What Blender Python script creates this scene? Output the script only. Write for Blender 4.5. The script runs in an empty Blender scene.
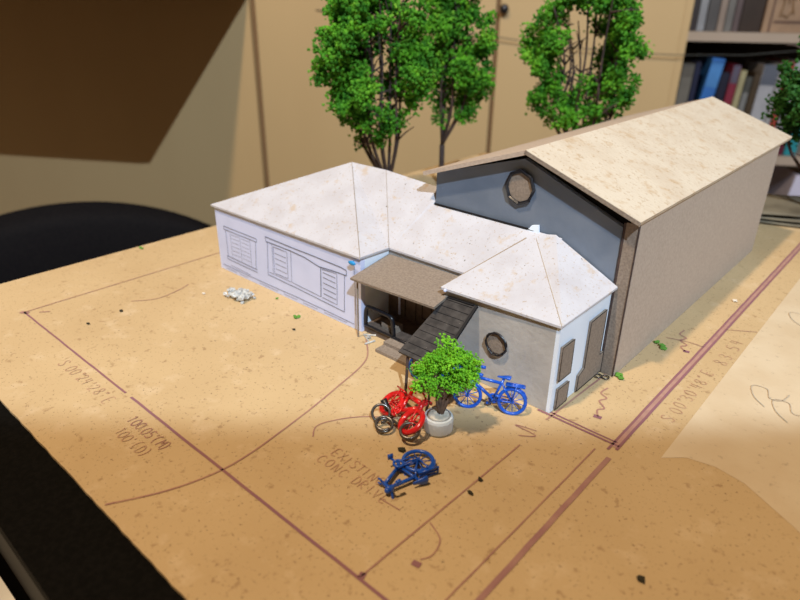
import bpy, bmesh, math, random
from mathutils import Vector, Matrix, noise
random.seed(7)
C = bpy.context.scene.collection
S = 0.3175                      # metres per lot unit (the 100 ft lot line drawn at 1/8 inch to the foot)
def U(x, y, z=0.0): return Vector((x*S, y*S, z*S))

# ------------------------------------------------------------------ materials
def matt(m, v=.08):
    m.node_tree.nodes['Principled BSDF'].inputs['Specular IOR Level'].default_value = v
    return m
def mat(name, col, rough=0.7, metal=0.0, col2=None, scale=200.0, detail=4, mix=(0.4, 0.65), bump=0.0, bscale=None,
        specks=None, coat=0.0, stretch=None, extra=None):
    m = bpy.data.materials.new(name); m.use_nodes = True
    n = m.node_tree.nodes; l = m.node_tree.links
    b = n['Principled BSDF']; b.inputs['Roughness'].default_value = rough; b.inputs['Metallic'].default_value = metal
    b.inputs['Coat Weight'].default_value = coat
    tc = n.new('ShaderNodeTexCoord'); vec = tc.outputs['Object']
    if stretch:
        mp = n.new('ShaderNodeMapping'); mp.inputs['Scale'].default_value = stretch
        l.new(vec, mp.inputs['Vector']); vec = mp.outputs['Vector']
    no = n.new('ShaderNodeTexNoise'); no.inputs['Scale'].default_value = scale; no.inputs['Detail'].default_value = detail
    l.new(vec, no.inputs['Vector'])
    r = n.new('ShaderNodeValToRGB'); r.color_ramp.elements[0].position = mix[0]; r.color_ramp.elements[1].position = mix[1]
    r.color_ramp.elements[0].color = (*col, 1); r.color_ramp.elements[1].color = (*(col2 or [c*0.85 for c in col]), 1)
    l.new(no.outputs['Fac'], r.inputs['Fac']); out = r.outputs['Color']
    for sp in (specks or []):       # (colour, scale, lo, hi, strength)
        n2 = n.new('ShaderNodeTexNoise'); n2.inputs['Scale'].default_value = sp[1]; n2.inputs['Detail'].default_value = 5
        n2.inputs['Roughness'].default_value = 0.65; l.new(vec, n2.inputs['Vector'])
        r2 = n.new('ShaderNodeValToRGB'); r2.color_ramp.elements[0].position = sp[2]; r2.color_ramp.elements[1].position = sp[3]
        r2.color_ramp.elements[0].color = (0, 0, 0, 1); r2.color_ramp.elements[1].color = (sp[4],)*3 + (1,)
        l.new(n2.outputs['Fac'], r2.inputs['Fac'])
        mx = n.new('ShaderNodeMixRGB'); mx.inputs['Color2'].default_value = (*sp[0], 1)
        l.new(r2.outputs['Color'], mx.inputs['Fac']); l.new(out, mx.inputs['Color1']); out = mx.outputs['Color']
    l.new(out, b.inputs['Base Color'])
    if bump:
        bn = n.new('ShaderNodeTexNoise'); bn.inputs['Scale'].default_value = bscale or scale*2; bn.inputs['Detail'].default_value = 6
        l.new(vec, bn.inputs['Vector'])
        bp = n.new('ShaderNodeBump'); bp.inputs['Strength'].default_value = bump; bp.inputs['Distance'].default_value = 0.0006
        l.new(bn.outputs['Fac'], bp.inputs['Height']); l.new(bp.outputs['Normal'], b.inputs['Normal'])
    return m

M = {}
M['board'] = mat('tan_tracing_paper', (.575, .42, .235), .62, col2=(.52, .37, .20), scale=14, mix=(.35, .7), bump=.25, bscale=160,
                 specks=[((.70, .55, .37), 60, .56, .70, .4), ((.30, .18, .09), 230, .60, .68, .6), ((.20, .12, .06), 700, .615, .65, .7), ((.04, .03, .02), 420, .715, .725, .95)], stretch=(1, 1.0, 1))
M['sheet'] = mat('pale_sheet', (.65, .53, .37), .6, col2=(.60, .47, .31), scale=30, bump=.4, bscale=120,
                 specks=[((.34, .26, .18), 240, .61, .70, .55), ((.09, .08, .07), 480, .73, .76, .8)])

M['paper_roof'] = mat('white_card_roof', (.55, .55, .60), .8, col2=(.50, .49, .53), scale=60, bump=.35, bscale=500,
                      specks=[((.50, .38, .26), 95, .575, .67, .6), ((.36, .25, .14), 700, .61, .65, .7), ((.10, .08, .04), 330, .685, .70, .9)])
M['cream_roof'] = mat('cream_card_roof', (.62, .55, .45), .8, col2=(.57, .49, .39), scale=50, bump=.5, bscale=420,
                      specks=[((.48, .34, .20), 110, .55, .66, .6), ((.40, .28, .16), 420, .58, .64, .65)])
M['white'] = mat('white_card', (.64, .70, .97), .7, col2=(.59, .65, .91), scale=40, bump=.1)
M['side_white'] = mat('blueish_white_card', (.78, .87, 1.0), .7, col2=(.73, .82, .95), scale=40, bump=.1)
M['chip'] = mat('brown_chipboard', (.215, .17, .135), .85, col2=(.29, .235, .19), scale=900, detail=3, mix=(.35, .65), bump=.3,
                specks=[((.10, .07, .05), 1300, .64, .70, .5)])
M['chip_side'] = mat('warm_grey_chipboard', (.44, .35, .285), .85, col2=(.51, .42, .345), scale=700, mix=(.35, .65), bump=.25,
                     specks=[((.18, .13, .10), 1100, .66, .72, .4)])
M['gable'] = mat('slate_blue_paint', (.13, .165, .225), .6, col2=(.165, .20, .26), scale=60, bump=.3,
                 specks=[((.45, .47, .50), 300, .70, .75, .4)])
M['grey'] = mat('grey_paint', (.47, .455, .44), .65, col2=(.39, .375, .36), scale=55, bump=.5, bscale=300,
                specks=[((.55, .55, .54), 260, .68, .74, .6), ((.10, .09, .08), 240, .70, .74, .6)])
M['dark_roof'] = mat('black_ribbed_card', (.022, .020, .021), .7, col2=(.05, .045, .044), scale=260, bump=.6, bscale=300,
                     specks=[((.42, .36, .28), 700, .70, .735, .8)])
M['dark'] = mat('black_card', (.012, .012, .014), .6)
M['cord'] = mat('black_cord', (.008, .009, .014), .35, bump=.3)
M['brown_dark'] = mat('dark_brown_card', (.15, .105, .08), .8, col2=(.10, .07, .053), scale=300)
M['pencil'] = mat('pencil', (.20, .21, .28), .8)
M['ink'] = mat('purple_ink', (.25, .11, .14), .7, col2=(.27, .12, .12), scale=120)
M['ink_thick'] = mat('smudged_purple_ink', (.30, .145, .14), .7, col2=(.38, .21, .17), scale=60)
M['ink_thin'] = mat('faded_purple_ink', (.34, .17, .14), .7, col2=(.40, .22, .15), scale=150)
M['ink_faint'] = mat('faint_ink', (.44, .25, .16), .7, col2=(.50, .32, .19), scale=150)
M['ink_pale'] = mat('pinkish_ink_wash', (.44, .25, .20), .7)
M['blue'] = mat('blue_plastic', (.008, .095, .56), .28, col2=(.006, .075, .46), scale=300, coat=.3)
M['red'] = mat('red_plastic', (.62, .012, .012), .2, col2=(.5, .008, .01), scale=300, coat=.6)
M['wire'] = mat('grey_wire', (.17, .155, .145), .3, metal=.75, col2=(.12, .11, .10), scale=200)
M['pot'] = mat('grey_plaster', (.62, .66, .68), .6, col2=(.50, .53, .53), scale=110, bump=.4,
               specks=[((.75, .75, .7), 200, .62, .70, .5)])
M['soil'] = mat('plaster_top', (.60, .57, .50), .8, col2=(.42, .38, .30), scale=200)
M['bark'] = mat('dark_bark', (.045, .028, .026), .8, col2=(.075, .045, .035), scale=300, bump=.4)
M['bark_light'] = mat('brown_bark', (.13, .075, .045), .8, col2=(.07, .04, .028), scale=260, bump=.4)
M['blade'] = mat('bright_green_foam', (.20, .52, .02), .6, col2=(.085, .32, .012), scale=120, mix=(.35, .65))
M['leaf'] = mat('green_foam', (.10, .34, .015), .7, col2=(.025, .14, .008), scale=70, mix=(.35, .62),
                specks=[((.20, .46, .03), 60, .56, .66, .7)])  # lighter green specks painted as highlights on the foliage
M['leaf_dark'] = mat('dark_green_foam', (.018, .085, .010), .65, col2=(.03, .13, .02), scale=90)
M['black_table'] = mat('black_felt', (.0035, .0033, .003), .75, col2=(.006, .0055, .005), scale=500, bump=.3)
M['black_chair'] = mat('black_leather', (.005, .0045, .006), .8, col2=(.008, .007, .008), scale=300, bump=.3)
M['closet'] = mat('plywood_door', (.60, .425, .215), .62, col2=(.56, .39, .195), scale=3, stretch=(1, 1, .3))
M['plaster'] = mat('olive_wall', (.58, .42, .22), .8, col2=(.54, .39, .20), scale=4)
M['gap'] = mat('brown_gap', (.24, .14, .065), .9)
M['shelf'] = mat('pale_shelf_wood', (.42, .33, .26), .6, col2=(.37, .29, .22), scale=8)
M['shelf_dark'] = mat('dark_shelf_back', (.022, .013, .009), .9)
M['cabinet'] = mat('wall_cabinet_wood', (.22, .12, .05), .5)
M['floor'] = mat('wood_floor', (.40, .34, .28), .6, col2=(.34, .28, .22), scale=6)
M['steel'] = mat('dark_metal', (.05, .05, .055), .35, metal=.8)
M['crumb_green'] = mat('moss_crumb', (.10, .28, .03), .8)
M['crumb_dark'] = mat('dark_crumb', (.03, .025, .012), .9)
M['crumb_pale'] = mat('pale_crumb', (.80, .74, .65), .8)
M['glue'] = mat('grey_white_glue', (.62, .63, .62), .35, col2=(.35, .36, .36), scale=200)
M['putty'] = mat('bright_blue_putty', (.02, .32, .75), .5)
M['sheetstack'] = mat('olive_grey_card', (.17, .145, .10), .8, col2=(.09, .075, .05), scale=30)
matt(M['black_table'], .05); matt(M['dark'], .2); matt(M['black_chair'], .12)
for _k in ('leaf', 'leaf_dark', 'blade', 'board'): matt(M[_k], .25)
def flat(name, c, rough=.6): return mat(name, c, rough, col2=[x*.8 for x in c], scale=25)

# ------------------------------------------------------------------ mesh helpers
def link(name, bm, m, parent=None, loc=None, smooth=False, raw=False):
    me = bpy.data.meshes.new(name)
    off = Vector((0, 0, 0))
    if parent is not None and not raw:
        off = parent.get('_o') and Vector(parent['_o']) or Vector((0, 0, 0))
    if loc is not None: off = Vector(loc)
    if off.length > 0:
        bmesh.ops.translate(bm, verts=bm.verts, vec=-off)
    bm.normal_update(); bm.to_mesh(me); bm.free()
    for p in me.polygons: p.use_smooth = smooth
    me.materials.append(m)
    o = bpy.data.objects.new(name, me); C.objects.link(o)
    if parent is not None: o.parent = parent
    elif loc is not None: o.location = loc
    return o
def tag(o, label=None, cat=None, group=None, kind=None):
    if label: o['label'] = label
    if cat: o['category'] = cat
    if group: o['group'] = group
    if kind: o['kind'] = kind
    return o
ORIG = {}
def empty(name, loc, label, cat, group=None, rot=None):
    o = bpy.data.objects.new(name, None); C.objects.link(o); o.location = loc; o.empty_display_size = .02
    if rot: o.rotation_euler = rot
    ORIG[o.name] = Vector(loc)
    return tag(o, label, cat, group)
def part(name, bm, m, parent, smooth=False, local=False, sub=None):
    """a part whose vertices are in world space (local=False) or in the thing's own space"""
    root = parent
    while root.parent: root = root.parent
    if not local: bmesh.ops.translate(bm, verts=bm.verts, vec=-ORIG[root.name])
    return link(name, bm, m, parent, smooth=smooth, raw=True)
def face(bm, pts):
    return bm.faces.new([bm.verts.new(p) for p in pts])
def slab(bm, pts, t, n=None):
    """closed slab: polygon pts thickened by t against its normal"""
    pts = [Vector(p) for p in pts]
    if n is None:
        n = (pts[1]-pts[0]).cross(pts[2]-pts[0]).normalized()
        if n.length == 0: n = Vector((0, 0, 1))
    d = Vector(n).normalized()*t
    a = [bm.verts.new(p) for p in pts]; b = [bm.verts.new(p-d) for p in pts]
    bm.faces.new(a); bm.faces.new(b[::-1]); k = len(pts)
    for i in range(k): bm.faces.new((a[(i+1) % k], a[i], b[i], b[(i+1) % k]))
def shell(bm, verts, faces, t):
    """thickened poly surface (downwards by t)"""
    a = [bm.verts.new(v) for v in verts]; b = [bm.verts.new(Vector(v)-Vector((0, 0, t))) for v in verts]
    ec = {}
    for f in faces:
        bm.faces.new([a[i] for i in f]); bm.faces.new([b[i] for i in reversed(f)])
        for i in range(len(f)):
            e = (f[i], f[(i+1) % len(f)]); ec[e] = 1
    for (i, j) in ec:
        if (j, i) not in ec: bm.faces.new((a[j], a[i], b[i], b[j]))
def box(bm, lo, hi, mtx=None):
    x0, y0, z0 = lo; x1, y1, z1 = hi
    v = [Vector(p) for p in ((x0,y0,z0),(x1,y0,z0),(x1,y1,z0),(x0,y1,z0),(x0,y0,z1),(x1,y0,z1),(x1,y1,z1),(x0,y1,z1))]
    if mtx: v = [mtx @ p for p in v]
    v = [bm.verts.new(p) for p in v]
    for f in ((0,3,2,1),(4,5,6,7),(0,1,5,4),(1,2,6,5),(2,3,7,6),(3,0,4,7)): bm.faces.new([v[i] for i in f])
def ubox(bm, lo, hi): box(bm, [c*S for c in lo], [c*S for c in hi])
def tube(bm, pts, r, n=8, closed=False, cap=True):
    pts = [Vector(p) for p in pts]; k = len(pts)
    rs = r if isinstance(r, (list, tuple)) else [r]*k
    rings = []; prev = None
    for i, p in enumerate(pts):
        if closed: t = pts[(i+1) % k]-pts[i-1]
        else: t = pts[min(i+1, k-1)]-pts[max(i-1, 0)]
        t.normalize()
        if prev is None:
            a = t.orthogonal().normalized()
        else:
            a = prev - t*prev.dot(t)
            a = a.normalized() if a.length > 1e-6 else t.orthogonal().normalized()
        prev = a; b = t.cross(a)
        rings.append([bm.verts.new(p+(a*math.cos(2*math.pi*j/n)+b*math.sin(2*math.pi*j/n))*rs[i]) for j in range(n)])
    m = k if closed else k-1
    for i in range(m):
        A, B = rings[i], rings[(i+1) % k]; sh = 0
        if closed and i == k-1:
            sh = min(range(n), key=lambda s: (A[0].co-B[s].co).length)
        for j in range(n): bm.faces.new((A[j], A[(j+1) % n], B[(j+1+sh) % n], B[(j+sh) % n]))
    if cap and not closed: bm.faces.new(rings[0][::-1]); bm.faces.new(rings[-1])
def ring(c, r, ax, ay, n=28): return [Vector(c)+Vector(ax)*r*math.cos(2*math.pi*i/n)+Vector(ay)*r*math.sin(2*math.pi*i/n) for i in range(n)]
def ribbon(bm, pts, w, nrm=(0, 0, 1), wob=0.0):
    pts = [Vector(p) for p in pts]; nrm = Vector(nrm)
    # resample for a hand-drawn wobble
    if wob:
        q = []
        for a, b in zip(pts, pts[1:]):
            k = max(1, int((b-a).length/.006))
            for i in range(k): q.append(a.lerp(b, i/k))
        q.append(pts[-1]); s = random.random()*50
        pts = [p+Vector((noise.noise(p*90+Vector((s, 0, 0))), noise.noise(p*90+Vector((0, s, 0))), noise.noise(p*90+Vector((0, 0, s)))))*wob for p in q]
        base = q[0]
        pts = [p-nrm*((p-base).dot(nrm)) for p in pts]
    L, R = [], []
    for i, p in enumerate(pts):
        t = (pts[min(i+1, len(pts)-1)]-pts[max(i-1, 0)])
        if t.length < 1e-9: t = Vector((1, 0, 0))
        s = nrm.cross(t).normalized()*w/2
        L.append(bm.verts.new(p+s)); R.append(bm.verts.new(p-s))
    for i in range(len(pts)-1): bm.faces.new((R[i], R[i+1], L[i+1], L[i]))
def blob(bm, c, r, sub=1, jit=.25, sq=(1, 1, 1)):
    g = bmesh.ops.create_icosphere(bm, subdivisions=sub, radius=r)
    for v in g['verts']:
        d = v.co*(1+random.uniform(-jit, jit)); v.co = Vector((d.x*sq[0], d.y*sq[1], d.z*sq[2]))+Vector(c)
def lathe(bm, c, prof, n=32):
    rings = [[bm.verts.new(Vector(c)+Vector((r*math.cos(2*math.pi*j/n), r*math.sin(2*math.pi*j/n), z))) for j in range(n)] for r, z in prof]
    for A, B in zip(rings, rings[1:]):
        for j in range(n): bm.faces.new((A[j], A[(j+1) % n], B[(j+1) % n], B[j]))
    bm.faces.new(rings[0][::-1]); bm.faces.new(rings[-1])

# ------------------------------------------------------------------ camera
R0 = Vector((0.744881215670393, 0.6670944236868315, 0.011704889019818643))
R1 = Vector((0.2954089122213373, -0.31402357285708704, -0.9022875208426602))
R2 = Vector((-0.5982353626468753, 0.6755547539423594, -0.43097589874909503))
cam = bpy.data.objects.new('camera', bpy.data.cameras.new('camera')); C.objects.link(cam)
mw = Matrix.Identity(4)
for i in range(3):
    mw[i][0] = R0[i]; mw[i][1] = -R1[i]; mw[i][2] = -R2[i]
CAM = U(1.22637435, -0.3179258, 0.53822242)
mw.translation = CAM; cam.matrix_world = mw
cam.data.sensor_width = 36; cam.data.lens = 626.7/800*36; cam.data.clip_start = .005
cam.data.dof.use_dof = True; cam.data.dof.focus_distance = .305; cam.data.dof.aperture_fstop = 10.5
bpy.context.scene.camera = cam

# ------------------------------------------------------------------ room frame of reference: W(a,h,o) = along the back wall, height, out from it
WO = Vector((-0.60507363, 1.02203418, 0)); WR = Vector((0.86139528, 0.50793521, 0)); WN = Vector((0.50793521, -0.86139528, 0))
def W(a, h, o=0.0): return WO+WR*a+WN*o+Vector((0, 0, h))
WM = Matrix(((WR.x, -WN.x, 0, WO.x), (WR.y, -WN.y, 0, WO.y), (0, 0, 1, 0), (0, 0, 0, 1)))   # local x = along, y = into wall, z = up
def wbox(bm, a0, a1, h0, h1, o0, o1): box(bm, (a0, -o1, h0), (a1, -o0, h1), WM)
FLOOR = -.745
def struct(name, bm, m): return tag(link(name, bm, m), kind='structure')
bm = bmesh.new(); wbox(bm, -3.2, 3.2, FLOOR, 1.75, -.45, -.40); struct('wall_back', bm, M['plaster'])
bm = bmesh.new(); wbox(bm, -3.2, 3.2, FLOOR-.05, FLOOR, -.45, 3.2); struct('floor', bm, M['floor'])
bm = bmesh.new(); wbox(bm, -3.25, -3.2, FLOOR, 1.75, -.45, 3.2); struct('wall_left', bm, M['plaster'])

# fitted closet: door leaves with dark gaps between, flush with the bookshelf front
cl = empty('closet', W(-.3, FLOOR, 0), 'tan plywood closet with plain flush doors behind the model trees', 'closet')
bm = bmesh.new(); wbox(bm, -1.9, .575, FLOOR, 1.7, -.39, -.012); part('carcass', bm, M['gap'], cl)
for a0, a1 in ((-1.9, -1.31), (-1.304, -.3575), (-.3425, .1985), (.2085, .5752)):
    bm = bmesh.new(); wbox(bm, a0, a1, FLOOR+.03, 1.69, -.011, 0)
    d = part('door', bm, M['closet'], cl)
    if a0 == .2085:
        d['label'] = 'closet door with a small grey round knob'
        bm = bmesh.new(); lathe(bm, (0, 0, 0), [(.004, 0), (.004, .006), (.0085, .009), (.0095, .014), (.006, .018)], 20)
        kb = Matrix.Translation(W(.2165, .158, 0)) @ Vector((0, 0, 1)).rotation_difference(WN).to_matrix().to_4x4()
        bmesh.ops.transform(bm, matrix=kb, verts=bm.verts); part('knob', bm, M['steel'], d, smooth=True)

# hanging wall cabinet above the frame: its lower corner throws the dark shadow on the doors
wc = empty('wall_cabinet', W(-1.1, .172, 0), 'brown wall cabinet hanging above the black chair, at the top left edge', 'cabinet')
bm = bmesh.new(); wbox(bm, -2.0, -.358, .175, .95, .002, .55); part('cabinet_body', bm, M['cabinet'], wc)
for a0, a1 in ((-1.99, -1.18), (-1.17, -.365)):
    bm = bmesh.new(); wbox(bm, a0, a1, .185, .94, .552, .566); dd = part('door', bm, M['cabinet'], wc)
    bm = bmesh.new(); wbox(bm, a1-.06, a1-.045, .25, .36, .567, .582); part('handle', bm, M['steel'], dd)

# bookshelf
bs = empty('bookshelf', W(1.2, FLOOR, 0), 'pale wooden bookshelf filled with books at the right of the closet', 'bookshelf')
bm = bmesh.new(); wbox(bm, .5755, .590, FLOOR, 1.7, -.36, .001); part('side_panel', bm, M['closet'], bs)
bm = bmesh.new(); wbox(bm, 1.62, 1.64, FLOOR, 1.7, -.36, .001); part('side_panel', bm, M['shelf'], bs)
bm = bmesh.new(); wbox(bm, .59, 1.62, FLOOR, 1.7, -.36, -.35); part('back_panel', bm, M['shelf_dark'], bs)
for h in (-.62, -.382, -.138, .1035, .36, .62):
    bm = bmesh.new(); wbox(bm, .59, 1.62, h, h+.018, -.35, 0); part('shelf', bm, M['shelf'], bs)

def book(a, h, w, ht, depth, o, col, label, group, lean=0.0, accent=None, name='book', pale=True):
    h += .0008+w*math.sin(max(0, lean))
    """a: left of the foot, h: shelf height, lean: top shifted right by this (radians)"""
    c = Matrix.Translation(W(a, h, o)) @ Matrix(((WR.x, -WN.x, 0, 0), (WR.y, -WN.y, 0, 0), (0, 0, 1, 0), (0, 0, 0, 1))) @ Matrix.Rotation(lean, 4, 'Y')
    e = empty(name, W(a, h, o), label, 'book', group)
    bm = bmesh.new(); t = .0025 if w > .012 else .0015
    box(bm, (0, 0, 0), (t, depth, ht), c); box(bm, (w-t, 0, 0), (w, depth, ht), c)
    box(bm, (t, 0, 0), (w-t, .003, ht), c)
    bm2 = bmesh.new(); box(bm2, (t, .003, .004), (w-t, depth-.004, ht-.004), c)
    part('cover', bm, flat('cover', [c*.62 for c in col], .45), e)  # cover colours darkened to put the shelf's shade into them
    part('pages', bm2, flat('pages', (.55, .49, .38)), e)
    if accent:
        for (z0, z1, cc) in accent:
            bm = bmesh.new(); box(bm, (t*.3, -.0006, ht*z0), (w-t*.3, .0002, ht*z1), c); part('spine_band', bm, flat('band', [c*.62 for c in cc], .5), e)  # bands darkened likewise for the shelf's shade
    return e
g1 = 'books on the shelf level with the tree crowns'
H1 = .1215
ub = [(.593, .013, (.05,.035,.035), 'thin dark book at the left end of the upper shelf, against the closet'),
      (.607, .015, (.42,.43,.47), 'pale blue-grey book, second on the upper shelf'),
      (.6235, .021, (.13,.12,.12), 'thick dark grey book between two pale books on the upper shelf'),
      (.6455, .013, (.44,.34,.28), 'beige book right of the thick dark grey one on the upper shelf'),
      (.6595, .014, (.25,.235,.22), 'greyish book between the beige and the mauve book on the upper shelf'),
      (.6745, .012, (.17,.12,.12), 'thin mauve-brown book beside the wide dark volume on the upper shelf'),
      (.6875, .040, (.055,.03,.018), 'wide dark brown volume left of the wooden box on the upper shelf')]
for a, w, c, lb in ub: book(a, H1, w-.001, random.uniform(.19, .215), .15, -.015, c, lb, g1)
# wooden box / plaque with a dark ink drawing
pb = empty('wooden_box', W(.78, H1, -.05), 'light brown wooden box with a dark drawing, right of the upper shelf books', 'box')
bm = bmesh.new(); wbox(bm, .7295, .86, H1+.0006, H1+.16, -.15, -.0125); part('box_body', bm, flat('box_wood', (.34, .215, .13)), pb)
bm = bmesh.new()
wbox(bm, .748, .85, H1+.018, H1+.022, -.012, -.0112); wbox(bm, .7405, .744, H1+.0006, H1+.16, -.012, -.0112); part('trim', bm, flat('box_trim', (.12, .06, .04)), pb)
bm = bmesh.new()
for pts in ([(.757,.03),(.760,.055),(.764,.075),(.768,.052),(.772,.078),(.776,.05),(.781,.034)], [(.755,.06),(.766,.066),(.78,.062)], [(.762,.033),(.77,.028),(.777,.04)]):
    tube(bm, [W(a, H1+h, -.0108) for a, h in pts], .0016, 5)
part('drawing', bm, M['gap'], pb)

g2 = 'books on the shelf below the wire'
H2 = -.12
lb_ = [(.5915, .024, .190, (.16,.145,.125), 0.02, 'worn black and grey patterned book at the left end of the lower shelf', [(.1,.85,(.24,.22,.19))]),
      (.6165, .011, .195, (.012,.018,.07), .02, 'thin dark navy book left of the bright blue leaning book', None),
      (.5955+.034, .026, .202, (.05,.24,.78), .11, 'bright blue book leaning right, pink near its foot', [(.0,.42,(.55,.16,.42)), (.70,.95,(.10,.36,.88))]),
      (.664, .017, .175, (.014,.015,.045), .06, 'dark navy book right of the bright blue leaning one', [(.2,.55,(.03,.05,.32))]),
      (.6845, .016, .190, (.34,.03,.07), .05, 'crimson book with a grey-violet top beside the cream book', [(.80,1,(.15,.13,.2))]),
      (.702, .012, .180, (.58,.52,.30), .05, 'cream yellow thin book right of the crimson one', None),
      (.7155, .013, .168, (.11,.11,.10), .05, 'dark grey thin book right of the cream one', [(.5,.8,(.3,.3,.3))]),
      (.7300, .013, .175, (.10,.065,.035), .05, 'brown thin book left of the big white and slate book', None),
      (.7450, .030, .192, (.62,.62,.68), .04, 'thick white book with a slate grey top', [(.78,1,(.16,.18,.24))]),
      (.7765, .010, .195, (.55,.54,.56), .038, 'narrow white book beside the red-striped one', None),
      (.7880, .013, .198, (.52,.07,.05), .036, 'narrow red book between two white ones', [(.45,.7,(.6,.5,.5))]),
      (.8025, .016, .200, (.60,.60,.68), .034, 'white-lavender book right of the red one', None),
      (.8200, .010, .190, (.16,.02,.05), .032, 'thin maroon book left of the teal book', None),
      (.8315, .024, .185, (.03,.38,.46), .03, 'teal book at the right edge of the lower shelf', None)]
for a, w, ht, c, ln, lab, acc in lb_: book(a, H2, w-.0008, ht-.012, .14, -.012, c, lab, g2, lean=ln, accent=acc)
g3 = 'books on the bottom visible shelf'
for a, w, ht, c, ln, lab in [(.845, .045, .200, (1.0,.96,1.2), .12, 'pale lavender book leaning on the shelf beside the barn corner'),
                             (.92, .03, .18, (.05,.05,.06), .05, 'dark book right of the pale lavender one on the bottom shelf'),
                             (.62, .04, .18, (.05,.04,.04), 0, 'dark book at the left end of the bottom shelf behind the barn')]:
    book(a, -.364, w, ht, .14, -.012, c, lab, g3, lean=ln)

# thin dark wire sagging across behind the trees
bm = bmesh.new()
tube(bm, [W(-.2, .15, .001), W(-.1, .14, .010), W(.05, .125, .014), W(.217, .102, .014), W(.257, .097, .014), W(.37, .086, .014), W(.497, .079, .014), W(.57, .077, .014), W(.635, .079, .014), W(.70, .080, .014), W(.773, .088, .014), W(1.0, .11, .014), W(1.62, .16, .004)], .0010, 6)
tag(link('wire', bm, flat('dark_grey_wire', (.05, .05, .045)), smooth=True), 'thin dark wire stretched behind the trees in front of the bookshelf', 'wire')

# ------------------------------------------------------------------ chair behind the board
CH = Vector((-.512, .204, FLOOR))
ch = empty('office_chair', CH, 'black office chair with a rounded backrest behind the board', 'chair')
vv = Vector((CH.x-CAM.x, CH.y-CAM.y, 0)).normalized(); vr = Vector((-vv.y, vv.x, 0))*-1
CM = Matrix(((vr.x, vv.x, 0, CH.x), (vr.y, vv.y, 0, CH.y), (0, 0, 1, CH.z), (0, 0, 0, 1)))
def chair_back():
    bm = bmesh.new(); nx, nz = 24, 14; rows = []
    for t, sgn in ((.02, 1), (-.02, -1)):
        g = []
        for j in range(nz+1):
            row = []
            for i in range(nx+1):
                a = -1+2*i/nx; b = -1+2*j/nz
                # squircle mapping
                x = a*math.sqrt(1-.38*b*b)*.265; z = b*math.sqrt(1-.42*a*a)*.235
                e = max(0, 1-(max(abs(a), abs(b)))**6)
                y = .05*(1-(x/.26)**2)*1.0 + t*e
                row.append(bm.verts.new(CM @ Vector((x, y, .412+z))))
            g.append(row)
        rows.append(g)
    for g, s in zip(rows, (1, 0)):
        for j in range(nz):
            for i in range(nx):
                f = [g[j][i], g[j][i+1], g[j+1][i+1], g[j+1][i]]
                bm.faces.new(f if s else f[::-1])
    bmesh.ops.remove_doubles(bm, verts=bm.verts, dist=.0008)
    return bm
part('backrest', chair_back(), M['black_chair'], ch, smooth=True)
bm = bmesh.new(); lathe(bm, (0, 0, 0), [(.10, -.03), (.20, -.02), (.225, 0), (.21, .03), (.1, .038)], 32)
bmesh.ops.transform(bm, matrix=CM @ Matrix.Translation((0, .22, .40)), verts=bm.verts); part('seat', bm, M['black_chair'], ch, smooth=True)
bm = bmesh.new(); tube(bm, [CM @ Vector((0, .22, .07)), CM @ Vector((0, .22, .38))], .025, 14); part('column', bm, M['steel'], ch, smooth=True)
bm = bmesh.new(); tube(bm, [CM @ Vector((0, .2, .37)), CM @ Vector((0, -.0, .36)), CM @ Vector((0, .02, .2)), CM @ Vector((0, .045, .25))], .012, 8); part('back_bracket', bm, M['steel'], ch)
for k in range(5):
    a = k*2*math.pi/5; e = (.24*math.cos(a), .22+.24*math.sin(a))
    bm = bmesh.new(); tube(bm, [CM @ Vector((0, .22, .08)), CM @ Vector((*e, .055))], [.02, .012], 8); lg = part('leg', bm, M['steel'], ch)
    bm = bmesh.new(); blob(bm, CM @ Vector((*e, .026)), .026, 2, 0); part('caster', bm, M['dark'], lg, smooth=True)

# ------------------------------------------------------------------ table under the board
TZ = -.0016
tb = empty('table', Vector((.5*S, .7*S, FLOOR)), 'black table under the tan drawing board', 'table')
e0 = U(-.20, -.212); e1 = U(1.9, -.236); e2 = U(1.9, 1.73); e3 = U(-.12, 1.73); e0 = U(-.12, -.214)
def withz(p, z): return Vector((p.x, p.y, z))
bm = bmesh.new(); slab(bm, [withz(p, TZ) for p in (e0, e1, e2, e3)], .006, (0, 0, 1)); part('tabletop', bm, M['black_table'], tb)
bm = bmesh.new(); slab(bm, [withz(p+q, TZ-.0062) for p, q in ((e0, U(.01, .006)), (e1, U(-.01, .006)), (e2, U(-.01, -.01)), (e3, U(.01, -.01)))], .036, (0, 0, 1)); part('apron', bm, M['dark'], tb)
for x, y in ((-.08, -.12), (1.82, -.12), (-.08, 1.65), (1.82, 1.65)):
    p = U(x, y); bm = bmesh.new(); box(bm, (p.x-.02, p.y-.02, FLOOR), (p.x+.02, p.y+.02, TZ-.035)); part('leg', bm, M['dark'], tb)

wb = empty('storage_box', U(.7, -.6, FLOOR/S), 'white storage box beside the black table, at the bottom left corner', 'box')
bm = bmesh.new(); box(bm, (-.03, -.32, FLOOR+.001), (.45, -.0735, -.060)); part('box_body', bm, flat('white_box', (.78, .74, .66)), wb)
bm = bmesh.new(); box(bm, (-.033, -.323, -.0595), (.453, -.0722, -.045)); part('lid', bm, flat('white_lid', (.80, .76, .68)), wb)

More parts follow.
